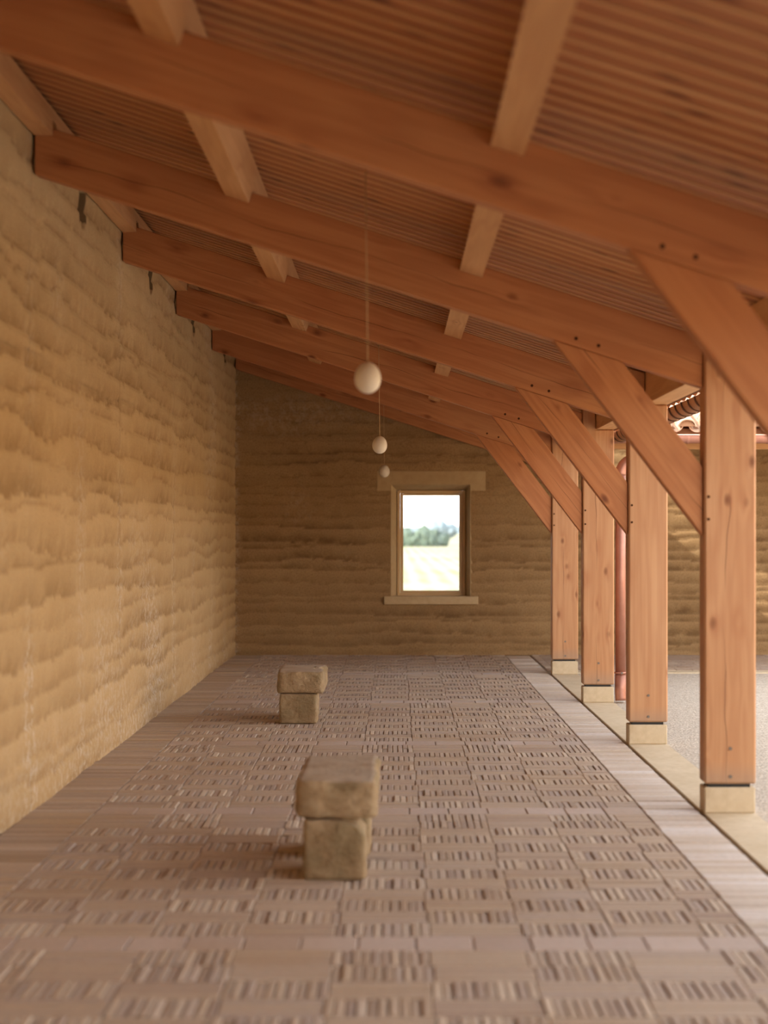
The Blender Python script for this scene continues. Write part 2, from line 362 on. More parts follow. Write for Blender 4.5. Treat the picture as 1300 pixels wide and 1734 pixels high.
def long_wall():
    us = np.arange(-3.0, YB+0.02, 0.036); zs = np.arange(0.0, 3.95, 0.022)
    U, Z = np.meshgrid(us, zs)
    d, band, T = earth_fields(U, Z, 21, 0.158)
    seam_pocket = np.zeros(U.shape); salt = np.zeros(U.shape); zero = np.zeros(U.shape)
    for k in range(-6, 10):
        ys = 9.26+1.5*k
        wob = (vnoise(Z*3+k*9, Z*0+k, 77)-0.5)*0.03
        g = np.exp(-((U-ys-wob)/0.016)**2); full = 1.0 if k % 2 == 0 else 0.45
        seam_pocket += g*full*0.55; d -= 0.006*g*full
        low = np.clip((1.75-Z)/1.4, 0, 1)
        salt += 1.25*full*np.exp(-((U-ys)/0.13)**2)*(0.25+0.9*low)*vnoise(U*2.2, Z*1.6, 78)*1.5
    salt += np.exp(-((U-13.3)/1.3)**2)*np.clip((1.5-Z)/1.2, 0, 1)*vnoise(U*3.2, Z*2.6, 79)*1.5
    salt += np.clip((0.55-Z)/0.5, 0, 1)*vnoise(U*1.6, Z*3, 80)*0.8
    salt += np.clip(vnoise(U*1.4, Z*1.4, 83)-0.72, 0, 1)*2.2
    # the rougher joint between two days of ramming
    zj = 2.43+(vnoise(U*1.6, U*0, 81)-0.5)*0.07
    gj = np.exp(-((Z-zj)/0.013)**2)*(0.3+0.7*vnoise(U*2, U*0, 82)); seam_pocket += gj*0.62; d -= 0.012*gj
    # open pockets under the wall plate, mid-bay; their dark shade is painted in
    for k in range(5):
        yp = 7.76+BAY*k
        m = (np.abs(U-yp-0.02) < 0.075) & (Z > 3.41+0.02*np.sin(U*40)) & (Z < 3.62)
        pocket_shade = (np.abs(U-yp-0.03) < 0.115) & (Z > 3.41+0.02*np.sin(U*40)) & (Z < 3.62)
        d = np.where(m, -0.07, d); seam_pocket = np.where(pocket_shade, 1.0, seam_pocket)
    X = XL + d
    V = list(map(tuple, np.stack([X.ravel(), U.ravel(), Z.ravel()], 1).tolist()))
    F = grid_faces(len(us), len(zs)); nv = len(V)
    add_box(V, F, (XL-0.55, -9.0, -0.3), (XL-0.2, YB+0.4, 4.05))
    o = raw('wall_left', V, F, M['earth'], {'band': ('POINT', pad(band.ravel(), len(V))), 'salt': ('POINT', pad(np.clip(salt, 0, 1).ravel(), len(V))),
            'seam_pocket': ('POINT', pad(np.clip(seam_pocket, 0, 1).ravel(), len(V))), 'lift': ('POINT', pad(T.ravel(), len(V)))}, smooth=True)
    return tag(o, 'long ochre rammed earth wall along the left side of the gallery', kind='structure')
wall_left = long_wall()

WX0, WX1, WZ0, WZ1 = -0.05, 0.91, 0.715, 2.069     # window opening in the end wall
def end_wall():
    xs = np.unique(np.round(np.concatenate([np.arange(XL-0.2, 7.6, 0.034), [11.0], [WX0, WX1]]), 4))
    zs = np.unique(np.round(np.concatenate([np.arange(0.0, 4.3, 0.022), [WZ0, WZ1]]), 4))
    U, Z = np.meshgrid(xs, zs)
    d, band, T = earth_fields(U, Z, 55, 0.128)
    edge = np.minimum.reduce([np.maximum(np.maximum(WX0-U, U-WX1), np.maximum(WZ0-Z, Z-WZ1))]); fl = np.clip(edge/0.06, 0, 1)
    d = np.where(edge < 0.06, d*fl, d)
    lin = (U > -0.225) & (U < 1.105) & (Z > 1.985) & (Z < 2.24); d = np.where(lin, np.minimum(d, -0.004), d)
    salt = np.clip(vnoise(U*1.7, Z*1.7, 91)-0.62, 0, 1)*1.2*(U < 0.1) + np.exp(-((U-XL)/0.05)**2)*0.5
    V = list(map(tuple, np.stack([U.ravel(), YB-d.ravel(), Z.ravel()], 1).tolist()))
    cx = (xs[:-1]+xs[1:])/2; cz = (zs[:-1]+zs[1:])/2
    F = grid_faces(len(xs), len(zs), lambda i, j: not (WX0 < cx[i] < WX1 and WZ0 < cz[j] < WZ1))
    fx0, fx1, fz0, fz1 = 0.02, 0.862, 0.70, 2.005
    for a, b in (((XL-0.5, YB+0.05, -0.3), (WX0-0.02, YB+0.5, 4.35)), ((WX1+0.02, YB+0.05, -0.3), (11.4, YB+0.5, 4.35)), ((WX0-0.02, YB+0.05, WZ1+0.02), (WX1+0.02, YB+0.5, 4.35)), ((WX0-0.02, YB+0.05, -0.3), (WX1+0.02, YB+0.5, WZ0-0.02))):
        add_box(V, F, a, b)
    n = len(V)
    o = raw('wall_back', V, F, M['earth_rough_dim'], {'band': ('POINT', pad(band.ravel(), n)), 'salt': ('POINT', pad(np.clip(salt, 0, 1).ravel(), n)), 'seam_pocket': ('POINT', np.zeros(n)), 'lift': ('POINT', pad(T.ravel(), n))}, smooth=True)
    return tag(o, 'brown rammed earth end wall with one small window', kind='structure')
wall_back = end_wall()

def window():
    w_ = empty('window_1', (0.43, YB, WZ0)); tag(w_, 'small upright timber window in the end wall overlooking fields', kind='structure')
    yf = YB+0.20; a0, a1, b0, b1 = 0.024, 0.858, 0.715, 2.002      # frame outer
    f0, f1 = YB-0.002, yf
    L = M['lintel']
    def reveal(q_front, q_back):
        A, B = [Vector(p) for p in q_front]; C, D = [Vector(p) for p in q_back]
        nrm = (B-A).cross(D-A).normalized()*0.025
        mid = Vector((0.44, YB+0.1, 1.39))
        if (A+nrm-mid).length < (A-mid).length: nrm = -nrm
        V = [A, B, C, D, A+nrm, B+nrm, C+nrm, D+nrm]
        return obj('reveal', V, [[0, 1, 2, 3], [7, 6, 5, 4], [0, 4, 5, 1], [1, 5, 6, 2], [2, 6, 7, 3], [3, 7, 4, 0]], L, parent=w_)
    reveal([(WX0, f0, WZ0), (WX0, f0, WZ1)], [(a0, f1, b1), (a0, f1, b0)])
    reveal([(WX1, f0, WZ0), (WX1, f0, WZ1)], [(a1, f1, b1), (a1, f1, b0)])
    reveal([(WX0, f0, WZ1), (WX1, f0, WZ1)], [(a1, f1, b1), (a0, f1, b1)])
    # lintel: three pieces of one cast band left and right of and above the opening
    poly = [(-0.218, YB-0.006, 1.994), (WX0, YB-0.006, 1.994), (WX0, YB-0.006, WZ1), (WX1, YB-0.006, WZ1), (WX1, YB-0.006, 1.994), (1.096, YB-0.006, 1.994), (1.096, YB-0.006, 2.231), (-0.218, YB-0.006, 2.231)]
    prism('lintel', poly, (0, 0.05, 0), L, parent=w_)
    box('window_sill', (-0.136, YB-0.035, 0.615), (1.006, YB+0.27, 0.714), M['sill'], bevel=0.006, parent=w_)
    # oak frame: four rails, an inner sash, the pane
    W = M['frame_wood']; fw = 0.036
    y0, y1 = yf-0.03, yf+0.06
    for nm, i0, i1, j0, j1 in (('frame_jamb', a0, a0+fw, b0, b1), ('frame_jamb', a1-fw, a1, b0, b1), ('frame_rail', a0+fw, a1-fw, b1-fw, b1), ('frame_rail', a0+fw, a1-fw, b0, b0+fw)):
        ax = (0, 0, 1) if 'jamb' in nm else (1, 0, 0)
        box(nm, (i0, y0, j0), (i1, y1, j1), W, bevel=0.003, rot=frame(ax, (0, 1, 0)), parent=w_)
    s0, s1, t0, t1 = a0+fw+0.001, a1-fw-0.001, b0+fw+0.001, b1-fw-0.001; sw = 0.038; y0, y1 = yf-0.008, yf+0.045
    for nm, i0, i1, j0, j1 in (('sash_stile', s0, s0+sw, t0, t1), ('sash_stile', s1-sw, s1, t0, t1), ('sash_rail', s0+sw, s1-sw, t1-0.025, t1), ('sash_rail', s0+sw, s1-sw, t0, t0+sw-0.012)):
        ax = (0, 0, 1) if 'stile' in nm else (1, 0, 0)
        box(nm, (i0, y0, j0), (i1, y1, j1), W, bevel=0.003, rot=frame(ax, (0, 1, 0)), parent=w_)
    box('pane', (s0+sw-0.005, yf+0.015, t0+0.02), (s1-sw+0.005, yf+0.021, t1-0.02), M['glass'], parent=w_)
window()

tag(box('wall_front_added', (XL-0.2, -9.4, -0.3), (11.4, -9.0, 3.3), M['earth']), 'added unseen earth wall closing the courtyard behind the camera', kind='structure')  # out of view, added to keep open sky off the end wall
tag(box('wall_right_added', (11.0, -9.0, -0.3), (11.4, YB+0.4, 3.3), M['earth']), 'added unseen earth wall across the courtyard, bouncing sunlight back', kind='structure')  # out of view, added so its sunlit face throws warm light inside
# ------------------------------------------------------------ ground, floor slab, kerbs
YF0 = 4.2
JD = 0.008                                    # joint depth
floor = box('floor', (XL-0.21, -9.0, -0.25), (XP0-0.018, YB+0.02, -JD), M['mortar']); tag(floor, 'brick paved gallery floor in a basket pattern with soldier borders', kind='structure')
tag(box('gravel_court', (XP1, -8.995, -0.3), (10.995, 18.5, -0.012), M['gravel']), 'pale fine gravel covering the open courtyard', 'gravel', kind='stuff')

class Bricks:
    """collects brick boxes; writes the largest in view as objects and the rest as one mesh"""
    def __init__(s): s.L = []
    def add(s, cx, cy, sx, sy, dz, tint, tilt=0.0): s.L.append((cx, cy, sx, sy, dz, tint, tilt))
def brick_geo(sx, sy, dz, tilt, ch=0.0035, dep=0.03):
    hx, hy = sx/2, sy/2; c = min(ch, sx*0.2, sy*0.2)
    V = []
    for (ix, iy) in ((-1, -1), (1, -1), (1, 1), (-1, 1)): V.append((ix*hx, iy*hy, -dep))
    for (ix, iy) in ((-1, -1), (1, -1), (1, 1), (-1, 1)): V.append((ix*hx, iy*hy, dz-c+tilt*ix))
    for (ix, iy) in ((-1, -1), (1, -1), (1, 1), (-1, 1)): V.append((ix*(hx-c), iy*(hy-c), dz+tilt*ix))
    F = [(8, 9, 10, 11)]
    for a in range(4):
        b = (a+1) % 4; F += [(a, b, 4+b, 4+a), (4+a, 4+b, 8+b, 8+a)]
    return V, F
def in_view(x, y, m=30):
    px = VPX+FPX*x/y; py = VPY+FPX*EYE/y
    return -m < px < 1300+m and py < 1734+m
def write_bricks(B, name, rest, mat, limit):
    vis = [b for b in B.L if in_view(b[0], b[1])]
    vis.sort(key=lambda b: -(b[2]*b[3])/(b[1]**3))
    single = set(id(b) for b in vis[:limit])
    cache = {}
    V, F, T = [], [], []
    for b in B.L:
        cx, cy, sx, sy, dz, tint, tilt = b
        if id(b) in single:
            key = (round(sx, 3), round(sy, 3), int(tint*9.99), int(dz*1000+0.5))
            if key not in cache:
                v, f = brick_geo(sx, sy, key[3]/1000.0, tilt)
                me = bpy.data.meshes.new(name); me.from_pydata(v, [], f); me.materials.append(mat)
                a = me.attributes.new('tint', 'FLOAT', 'FACE'); a.data.foreach_set('value', [tint]*len(f)); cache[key] = me
            o = bpy.data.objects.new(name, cache[key]); COL.objects.link(o); o.location = (cx, cy, 0); adopt(o, floor)
        else:
            v, f = brick_geo(sx, sy, dz, tilt); n = len(V)
            V += [(p[0]+cx, p[1]+cy, p[2]) for p in v]; F += [tuple(i+n for i in q) for q in f]; T += [tint]*len(f)
    if V: tag(raw(rest, V, F, mat, {'tint': ('FACE', T)}, parent=floor), kind='stuff')

rr = random.Random(5)
FX0, FX1 = -1.600, 1.330; MW = 0.345; ROW = BAY/14
field, tiles, bl, br = Bricks(), Bricks(), Bricks(), Bricks()
g = 0.0055
y_t = 9.228 - 2*BAY
row = 0
while y_t + row*ROW < YB:
    y0 = y_t + row*ROW; y1 = min(y0+ROW, YB); k = row % 14; row += 1
    if y1 < YF0 or y1-y0 < 0.05: continue
    cy = (y0+y1)/2; sy = y1-y0
    if k == 0:                                 # row of square tiles on each post line
        n = 14; tw = (FX1-FX0)/n
        for i in range(n): tiles.add(FX0+(i+0.5)*tw, cy, tw-g, sy-g, rr.uniform(-0.001, 0.002), rr.random())
        continue
    edges = [FX0]+[FX0+j*MW+rr.uniform(-0.009, 0.009) for j in range(1, 9)]+[FX1]
    for j in range(9):
        x0, x1 = edges[j], edges[j+1]; base = rr.uniform(0, 0.5)
        if (j+k+row//14) % 2 == 0:             # stripes: bricks pointing down the gallery
            n = max(1, round((x1-x0)/0.0345)); bw = (x1-x0)/n
            for i in range(n): field.add(x0+(i+0.5)*bw+rr.uniform(-.001, .001), cy, bw-g*0.85, sy-g, rr.choice([-0.004, -0.001, 0.001, 0.002, 0.004]), min(1, 0.25+base+rr.random()*0.5), rr.uniform(-.0015, .0015))
        else:                                  # bricks lying across
            n = 6; bh = sy/n
            for i in range(n): field.add((x0+x1)/2, y0+(i+0.5)*bh, x1-x0-g*0.8, bh-g*0.6, rr.choice([-0.003, -0.001, 0, 0.002]), min(1, base+rr.random()*0.4))
y = YF0
while y < YB-0.05:
    p = 0.066+rr.uniform(-0.008, 0.008)
    bl.add((XL+FX0)/2-0.008, y+p/2, FX0-XL+0.010, p-g*0.8, rr.choice([-0.003, 0, 0.001, 0.003]), rr.random())
    br.add((FX1+XP0-0.018)/2, y+p/2, XP0-0.018-FX1-0.012, p-g*0.8, rr.choice([-0.003, 0, 0.001, 0.003]), rr.random())
    y += p
write_bricks(field, 'brick', 'distant_bricks', M['brick'], 300)
write_bricks(tiles, 'floor_tile', 'distant_floor_tiles', M['brick_tile'], 300)
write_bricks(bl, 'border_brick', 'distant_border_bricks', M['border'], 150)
write_bricks(br, 'lit_border_brick', 'distant_lit_border_bricks', M['border_glare'], 150)

LIME = M['limestone']
tag(box('stone_kerb', (XP0, 1.0, -0.25), (XP1, 18.42, 0.0), LIME, bevel=0.004), 'pale limestone kerb running under the timber posts beside the brick floor', 'kerb')
tag(box('stone_kerb', (XP1+0.002, 18.50, -0.25), (11.0, 18.78, 0.0), LIME, bevel=0.004), 'narrow limestone kerb across the far side of the gravel court', 'kerb')
far_floor = box('floor', (XP0-0.012, 18.79, -0.25), (11.0, YB+0.02, -0.003), M['mortar']); tag(far_floor, 'brick paving under the far roof beyond the gravel', kind='structure')
fb = Bricks(); y = 18.80
V, F, T = [], [], []
while y < YB-0.1:
    for i in range(34):
        v, f = brick_geo(0.168, 0.098, rr.uniform(-.002, .002), 0); n = len(V); cx = XP0+0.09+i*0.174+(0.085 if int((y-18.8)/0.104) % 2 else 0); 
        V += [(p[0]+cx, p[1]+y+0.05, p[2]+0.004) for p in v]; F += [tuple(q+n for q in ff) for ff in f]; T += [rr.random()]*len(f)
    y += 0.104
tag(raw('paving_bricks', V, F, M['brick'], {'tint': ('FACE', T)}, parent=far_floor), kind='stuff')

# ------------------------------------------------------------ timber frames
FIR = M['fir']
ORD = ['nearest', 'second', 'third', 'fourth', 'fifth']
RT = 0.10
rotS = frame((CT, 0, -ST), (ST, 0, CT))
post_labels = ['orange fir post carrying the brace of the nearest rafter', 'tallest-looking orange fir post, nearest the camera, weathered grey at its foot',
               'second fir post from the camera, next to the big near one', 'third fir post from the camera, beside the copper downpipe', 'farthest fir post, narrowest of the row, nearest the end wall']
pad_labels = ['limestone pad under the post that carries the nearest brace', 'limestone pad under the nearest post, largest of the row', 'limestone pad under the second post from the camera',
              'limestone pad under the third post, beside the copper downpipe', 'limestone pad under the farthest post, smallest of the row']
for k, yf in enumerate(FR):
    ya = yf+0.028
    # rafter
    X0, X1 = XL+0.016, XP0-0.002
    r = prism('rafter', [(X0, ya, zb(X0)), (X1, ya, zb(X1)), (X1, ya, zt(X1)), (X0, ya, zt(X0))], (0, RT, 0), FIR, rot=rotS, bevel=0.005)
    tag(r, ['large orange fir rafter crossing the top of the view, nearest the camera', 'second fir rafter from the camera, meeting the nearest post', 'third fir rafter from the camera, reaching the second post',
            'fourth fir rafter from the camera, reaching the third post', 'farthest fir rafter, seen against the end wall'][k], 'rafter', 'rafters of the gallery roof')
    for px, dz in ((0.965, 0.045), (1.085, 0.045)):
        disc_bolt('peg', (px, ya+0.004, zb(px)+dz), 0.010, 0.0055, M['peg'], r)
    # brace
    sl = (2.524-1.478)/(1.645-0.845)
    bx = lambda x, z0: z0 - sl*(x-XP0)
    lo = [(0.845, zb(0.845)-0.002), (XP0-0.003, 1.478)]
    xu = (1.842 + sl*XP0 - (3.415+SL*XL))/(sl-SL)
    poly = [(lo[0][0], ya, lo[0][1]), (lo[1][0], ya, lo[1][1]), (XP0-0.003, ya, 1.842), (xu, ya, zb(xu)-0.002)]
    b = prism('brace', poly, (0, RT, 0), FIR, rot=frame((0.8, 0, -1.046), (1.046, 0, 0.8)), bevel=0.004)
    tag(b, ['blurred diagonal fir brace at the right edge, under the nearest rafter', 'diagonal fir brace rising from the nearest post', 'diagonal fir brace rising from the second post',
            'diagonal fir brace rising from the third post', 'diagonal fir brace rising from the farthest post, against the earth wall'][k], 'brace', 'diagonal braces of the posts')
    # post, notched for the eave beam
    poly = [(XP0, yf, 0.156), (XP1, yf, 0.156), (XP1, yf, 2.394), (1.761, yf, 2.394), (1.761, yf, zc(1.761)-0.004), (XP0, yf, zc(XP0)-0.004)]
    p = prism('timber_post', poly, (0, 0.157, 0), M['fir_post'], rot=frame((0, 0, 1), (1, 0, 0)), bevel=0.010)
    tag(p, post_labels[k], 'post', 'fir posts along the courtyard')
    for z in (1.625, 1.745): disc_bolt('bolt', (XP0+0.022, yf+0.002, z-0.06), 0.008, 0.005, M['peg'], p)
    for z in (0.345, 0.195): disc_bolt('bolt', (1.783, yf+0.002, z), 0.0095, 0.006, M['bolt'], p)
    box('steel_shoe', (XP0+0.025, yf+0.012, 0.138), (XP1-0.03, yf+0.14, 0.157), M['steel'], parent=p)
    s = box('stone_pad', (XP0+0.001, yf+0.001, 0.0), (XP1-0.004, yf+0.158, 0.138), LIME, bevel=0.006)
    tag(s, pad_labels[k], 'pad', 'limestone pads under the posts')
# rafter against the end wall
ya = YB-0.115; X0, X1 = XL+0.016, 2.2
r = prism('rafter', [(X0, ya, zb(X0)+0.05), (X1, ya, zb(X1)+0.05), (X1, ya, zt(X1)), (X0, ya, zt(X0))], (0, 0.09, 0), FIR, rot=rotS, bevel=0.004)
tag(r, 'dark rafter lying against the end wall, behind the farthest full rafter', 'rafter')

def notched(name, t0, n_bot, n_top, width, mat, label, cat, y0=-2.9, y1=YB-0.03, plumb=None, notch=True):
    """long beam running down the gallery, cut out where it sits over the rafters"""
    cuts = [(f+0.026, f+0.030+RT) for f in FR] + [(YB-0.117, YB-0.023)]
    prof = [(y0, n_top), (y0, n_bot[0])]
    for a, b in cuts:
        if notch and a < y1:
            prof += [(a, n_bot[0]), (a, n_bot[1])]
            if b < y1: prof += [(b, n_bot[1]), (b, n_bot[0])]
            else: prof += [(y1, n_bot[1])]; break
    if prof[-1][0] < y1: prof += [(y1, n_bot[0])]
    prof += [(y1, n_top)]
    return prof
def purlin(xc, wd, label):
    """tilted square to the roof slope; xc = where the centre line of the underside meets the rafter front"""
    tv = Vector((CT, 0, -ST)); nv = Vector((ST, 0, CT))
    base = Vector((xc, 0, zt(xc)))             # on the rafter's top line
    prof = notched('', 0, (-0.060, 0.002), 0.116*1.0, wd, None, None, None)
    P = [base - tv*(wd/2) + nv*n + Vector((0, y, 0)) for y, n in prof]
    o = prism('purlin', P, tv*wd, M['larch'], rot=frame((0, 1, 0), nv))
    return tag(o, label, 'purlin', 'purlins under the roof boarding')
purlin(-0.825, 0.130, 'pale larch purlin nearer the earth wall, running down the gallery')
purlin(0.422, 0.126, 'pale larch purlin nearer the posts, running down the gallery')
prof = notched('', 0, (3.613, zt(-1.83)+0.045), 3.76, 0, None, None, None)
wp = prism('wall_plate', [(XL+0.014, y, z) for y, z in prof], (0.098, 0, 0), M['larch'], rot=frame((0, 1, 0), (0, 0, 1)))
tag(wp, 'larch wall plate at the top of the long earth wall', 'beam')
eb = prism('eave_beam', [(1.763, -2.9, 2.396), (1.925, -2.9, 2.396), (1.925, -2.9, zc(1.925)-0.004), (1.763, -2.9, zc(1.763)-0.004)], (0, 18.46+2.9, 0), M['larch'], rot=frame((0, 1, 0), (0, 0, 1)), bevel=0.003)
tag(eb, 'pale larch eave beam lying on the tops of the posts', 'beam')

# ------------------------------------------------------------ ceiling: deck and lapped boards
deck = prism('ceiling', [(XL-0.2, -9.0, zc(XL-0.2)+0.028), (1.93, -9.0, zc(1.93)+0.028), (1.93, -9.0, zc(1.93)+0.12), (XL-0.2, -9.0, zc(XL-0.2)+0.12)], (0, YB+9.3, 0), M['deck'])
tag(deck, 'sloping boarded ceiling of knotty brown wood above the rafters', kind='structure')
def board_mesh():
    """knotty board with a pale raised bead along its near edge; local x along the slope, y down the gallery, z normal"""
    Lb = (1.925-(XL-0.05))/CT; V, F = [], []
    add_box(V, F, (0, 0.031, 0.005), (Lb, 0.137, 0.024)); add_box(V, F, (0, 0.0, 0.0), (Lb, 0.027, 0.024))
    me = bpy.data.meshes.new('ceiling_board'); me.from_pydata(V, [], F); me.materials.append(M['board']); me.materials.append(M['board_edge'])
    for p in me.polygons:
        if p.index >= 6: p.material_index = 1
    me.update(); return me
bme = board_mesh(); y = -2.9; BP = 0.140
while y < YB-0.16:
    o = bpy.data.objects.new('ceiling_board', bme); COL.objects.link(o)
    o.matrix_basis = Matrix.Translation((XL-0.05, y, zc(XL-0.05))) @ rotS
    adopt(o, deck); y += BP

# ------------------------------------------------------------ roof tiles
def tile_mesh(name, up, flat=0.82, L=0.42, r0=0.098, r1=0.082, th=0.013, n=10):
    """half-round clay tile; local x runs up the slope, opening down (cover) or up (channel)"""
    V = []; F = []
    for x, r in ((0, r0), (L, r1)):
        for q in (0, th):
            for i in range(n+1):
                a = math.pi*i/n; V.append((x, (r-q)*math.cos(a), (1 if up else -1)*(r-q)*math.sin(a)*flat))
    m = n+1
    for i in range(n):
        F += [(i, i+1, 2*m+i+1, 2*m+i), (m+i, 3*m+i, 3*m+i+1, m+i+1), (i, m+i, m+i+1, i+1), (2*m+i, 2*m+i+1, 3*m+i+1, 3*m+i)]
    F += [(0, 2*m, 3*m, m), (n, m+n, 3*m+n, 2*m+n)]
    me = bpy.data.meshes.new(name); me.from_pydata(V, [], F); me.materials.append(M['tile'])
    bm = bmesh.new(); bm.from_mesh(me); bmesh.ops.recalc_face_normals(bm, faces=bm.faces); bm.to_mesh(me); bm.free()
    return me
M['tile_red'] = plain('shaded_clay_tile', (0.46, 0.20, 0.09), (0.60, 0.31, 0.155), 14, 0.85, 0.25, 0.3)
cover = tile_mesh('cover_tile', True); chan = tile_mesh('channel_tile', False, r0=0.096, r1=0.086)
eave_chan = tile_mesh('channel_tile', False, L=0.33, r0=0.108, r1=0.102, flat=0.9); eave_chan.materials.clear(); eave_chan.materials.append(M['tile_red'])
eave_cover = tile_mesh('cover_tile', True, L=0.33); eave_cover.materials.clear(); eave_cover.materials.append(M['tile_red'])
TP = 0.255; CS = 0.30
def put_tile(nm, me, Mx, parent):
    o = bpy.data.objects.new(nm, me); COL.objects.link(o); o.matrix_basis = Mx; adopt(o, parent)
# our own eave: tiles projecting past the boarding
eave = prism('tiled_eave', [(1.935, 3.0, zc(1.935)+0.020), (2.19, 3.0, zc(2.19)+0.020), (2.19, 3.0, zc(2.19)+0.045), (1.935, 3.0, zc(1.935)+0.045)], (0, 14.9, 0), M['deck'])
tag(eave, 'projecting clay tile eave above the brown copper gutter', 'roof')
y = 3.1
while y < 17.85:
    R = frame((-CT, 0, ST), (ST, 0, CT))
    put_tile('channel_tile', eave_chan, Matrix.Translation((2.28, y, zc(2.28)+0.150)) @ R, eave)
    put_tile('cover_tile', eave_cover, Matrix.Translation((2.27, y+TP/2, zc(2.27)+0.165)) @ R, eave)
    y += TP
# far wing roof, rising away from the court
Y0 = 18.06
def zf(yy): return 2.44 + SL*(yy-Y0)
far = prism('tiled_roof', [(1.95, Y0+0.10, zf(Y0+0.10)), (1.95, YB+0.5, zf(YB+0.5)), (1.95, YB+0.5, zf(YB+0.5)+0.10), (1.95, Y0+0.10, zf(Y0+0.10)+0.10)], (9.0, 0, 0), M['deck'])
tag(far, 'sunlit half-round clay tile roof across the courtyard', 'roof')
R = frame((0, CT, ST), (0, -ST, CT))
x = 2.52; xi = 0
# a cover crest stands at x = 3.02
while x < 6.2:
    for q in range(9):
        yy = Y0+CS*q*CT
        jx = rr.uniform(-0.006, 0.006)
        put_tile('channel_tile', chan, Matrix.Translation((x-TP/2+jx, yy, zf(yy)+0.165)) @ R, far)
        put_tile('cover_tile', cover, Matrix.Translation((x+jx, yy-0.035, zf(yy-0.035)+0.158)) @ R, far)
    pl = [(x+0.082*math.cos(math.pi*i/8), Y0-0.015, zf(Y0-0.02)+0.158+0.082*0.8*math.sin(math.pi*i/8)) for i in range(9)]
    prism('mortar_plug', pl, (0, 0.05, 0), M['mortar_fill'], parent=far)
    x += TP*0.98
tag(box('eave_beam', (XP1+0.02, 18.42, 2.375), (11.0, 18.56, 2.62), M['larch'], rot=frame((1, 0, 0), (0, 0, 1)), bevel=0.003), 'orange eave beam below the copper gutter of the far roof', 'beam')
# copper gutter of the far roof
def gutter():
    V, F = [], []; n = 12; r = 0.066; yc, zr = Y0-0.035, 2.495
    prof = [(yc-r*math.cos(math.pi*i/n), zr-r*math.sin(math.pi*i/n)*1.25) for i in range(n+1)]
    inn = [(yc-(r-0.004)*math.cos(math.pi*i/n), zr-(r-0.004)*math.sin(math.pi*i/n)*1.25) for i in range(n+1)][::-1]
    P = [(2.05, a, b) for a, b in prof+inn]
    root = prism('copper_gutter', P, (8.9, 0, 0), M['copper']); tag(root, 'copper half-round gutter along the far tiled roof', 'gutter')
    tube('rolled_rim', [(2.05, yc-r, zr), (10.95, yc-r, zr)], 0.009, M['copper'], parent=root)
    for xb in (2.25, 3.02, 3.85, 4.65):
        V2 = [(xb, yc-(r+0.004)*math.cos(math.pi*i/n), zr-(r+0.004)*math.sin(math.pi*i/n)*1.25) for i in range(n+1)] + [(xb, yc-(r+0.001)*math.cos(math.pi*i/n), zr-(r+0.001)*math.sin(math.pi*i/n)*1.25) for i in range(n, -1, -1)]
        prism('gutter_bracket', V2, (0.022, 0, 0), M['copper'], parent=root)
gutter()
def near_gutter():
    n = 14; r = 0.085; xc, zr = 2.292, 2.497
    arc = lambda q: [(xc-q*math.cos(math.pi*i/n), zr-q*math.sin(math.pi*i/n)) for i in range(n+1)]
    P = [(a, 3.0, b) for a, b in arc(r)+arc(r-0.004)[::-1]]
    root = prism('copper_gutter', P, (0, 14.85, 0), M['copper_dark']); tag(root, 'brown copper gutter with strap rings behind the near posts', 'gutter')
    tube('rolled_rim', [(xc+r, 3.0, zr), (xc+r, 17.85, zr)], 0.009, M['copper_dark'], parent=root)
    y = 3.2
    while y < 17.8:
        P = [(a, y, b) for a, b in arc(r+0.009)+arc(r+0.001)[::-1]]
        prism('gutter_strap', P, (0, 0.030, 0), M['strap'], parent=root); y += 0.30
near_gutter()
def downpipe():
    root = empty('downpipe', (2.0, 15.42, 0)); tag(root, 'copper downpipe standing behind the third post', 'downpipe')
    xp, yp, r = 1.988, 15.36, 0.046
    tube('pipe', [(xp, yp, 0.20), (xp, yp, 2.02)], r, M['copper'], n=18, parent=root)
    pts = []
    for i in range(9):
        a = math.pi*0.36*i/8; pts.append((xp+0.14*(1-math.cos(a)), yp, 2.0+0.14*math.sin(a)))
    d = Vector((math.sin(math.pi*0.36), 0, math.cos(math.pi*0.36))); e = Vector(pts[-1])
    pts += [tuple(e+d*0.19), (2.27, yp, 2.25), (2.292, yp, 2.30), (2.292, yp, 2.405)]
    tube('swan_neck', pts, r*1.06, M['copper'], n=18, parent=root)
    tube('pipe_shoe', [(xp, yp, 0.235), (xp, yp, 0.10), (xp+0.003, yp-0.006, 0.03), (xp+0.004, yp-0.008, 0.008)], [r*1.1]*4, M['copper'], n=18, parent=root)
    clip = tube('pipe_clip', [(xp, yp, 0.245), (xp, yp, 0.262)], r*1.2, M['copper'], n=18, parent=root)
    disc_bolt('clip_bolt', (xp+0.005, yp-r*1.16, 0.254), 0.010, 0.012, M['bolt'], clip)
downpipe()

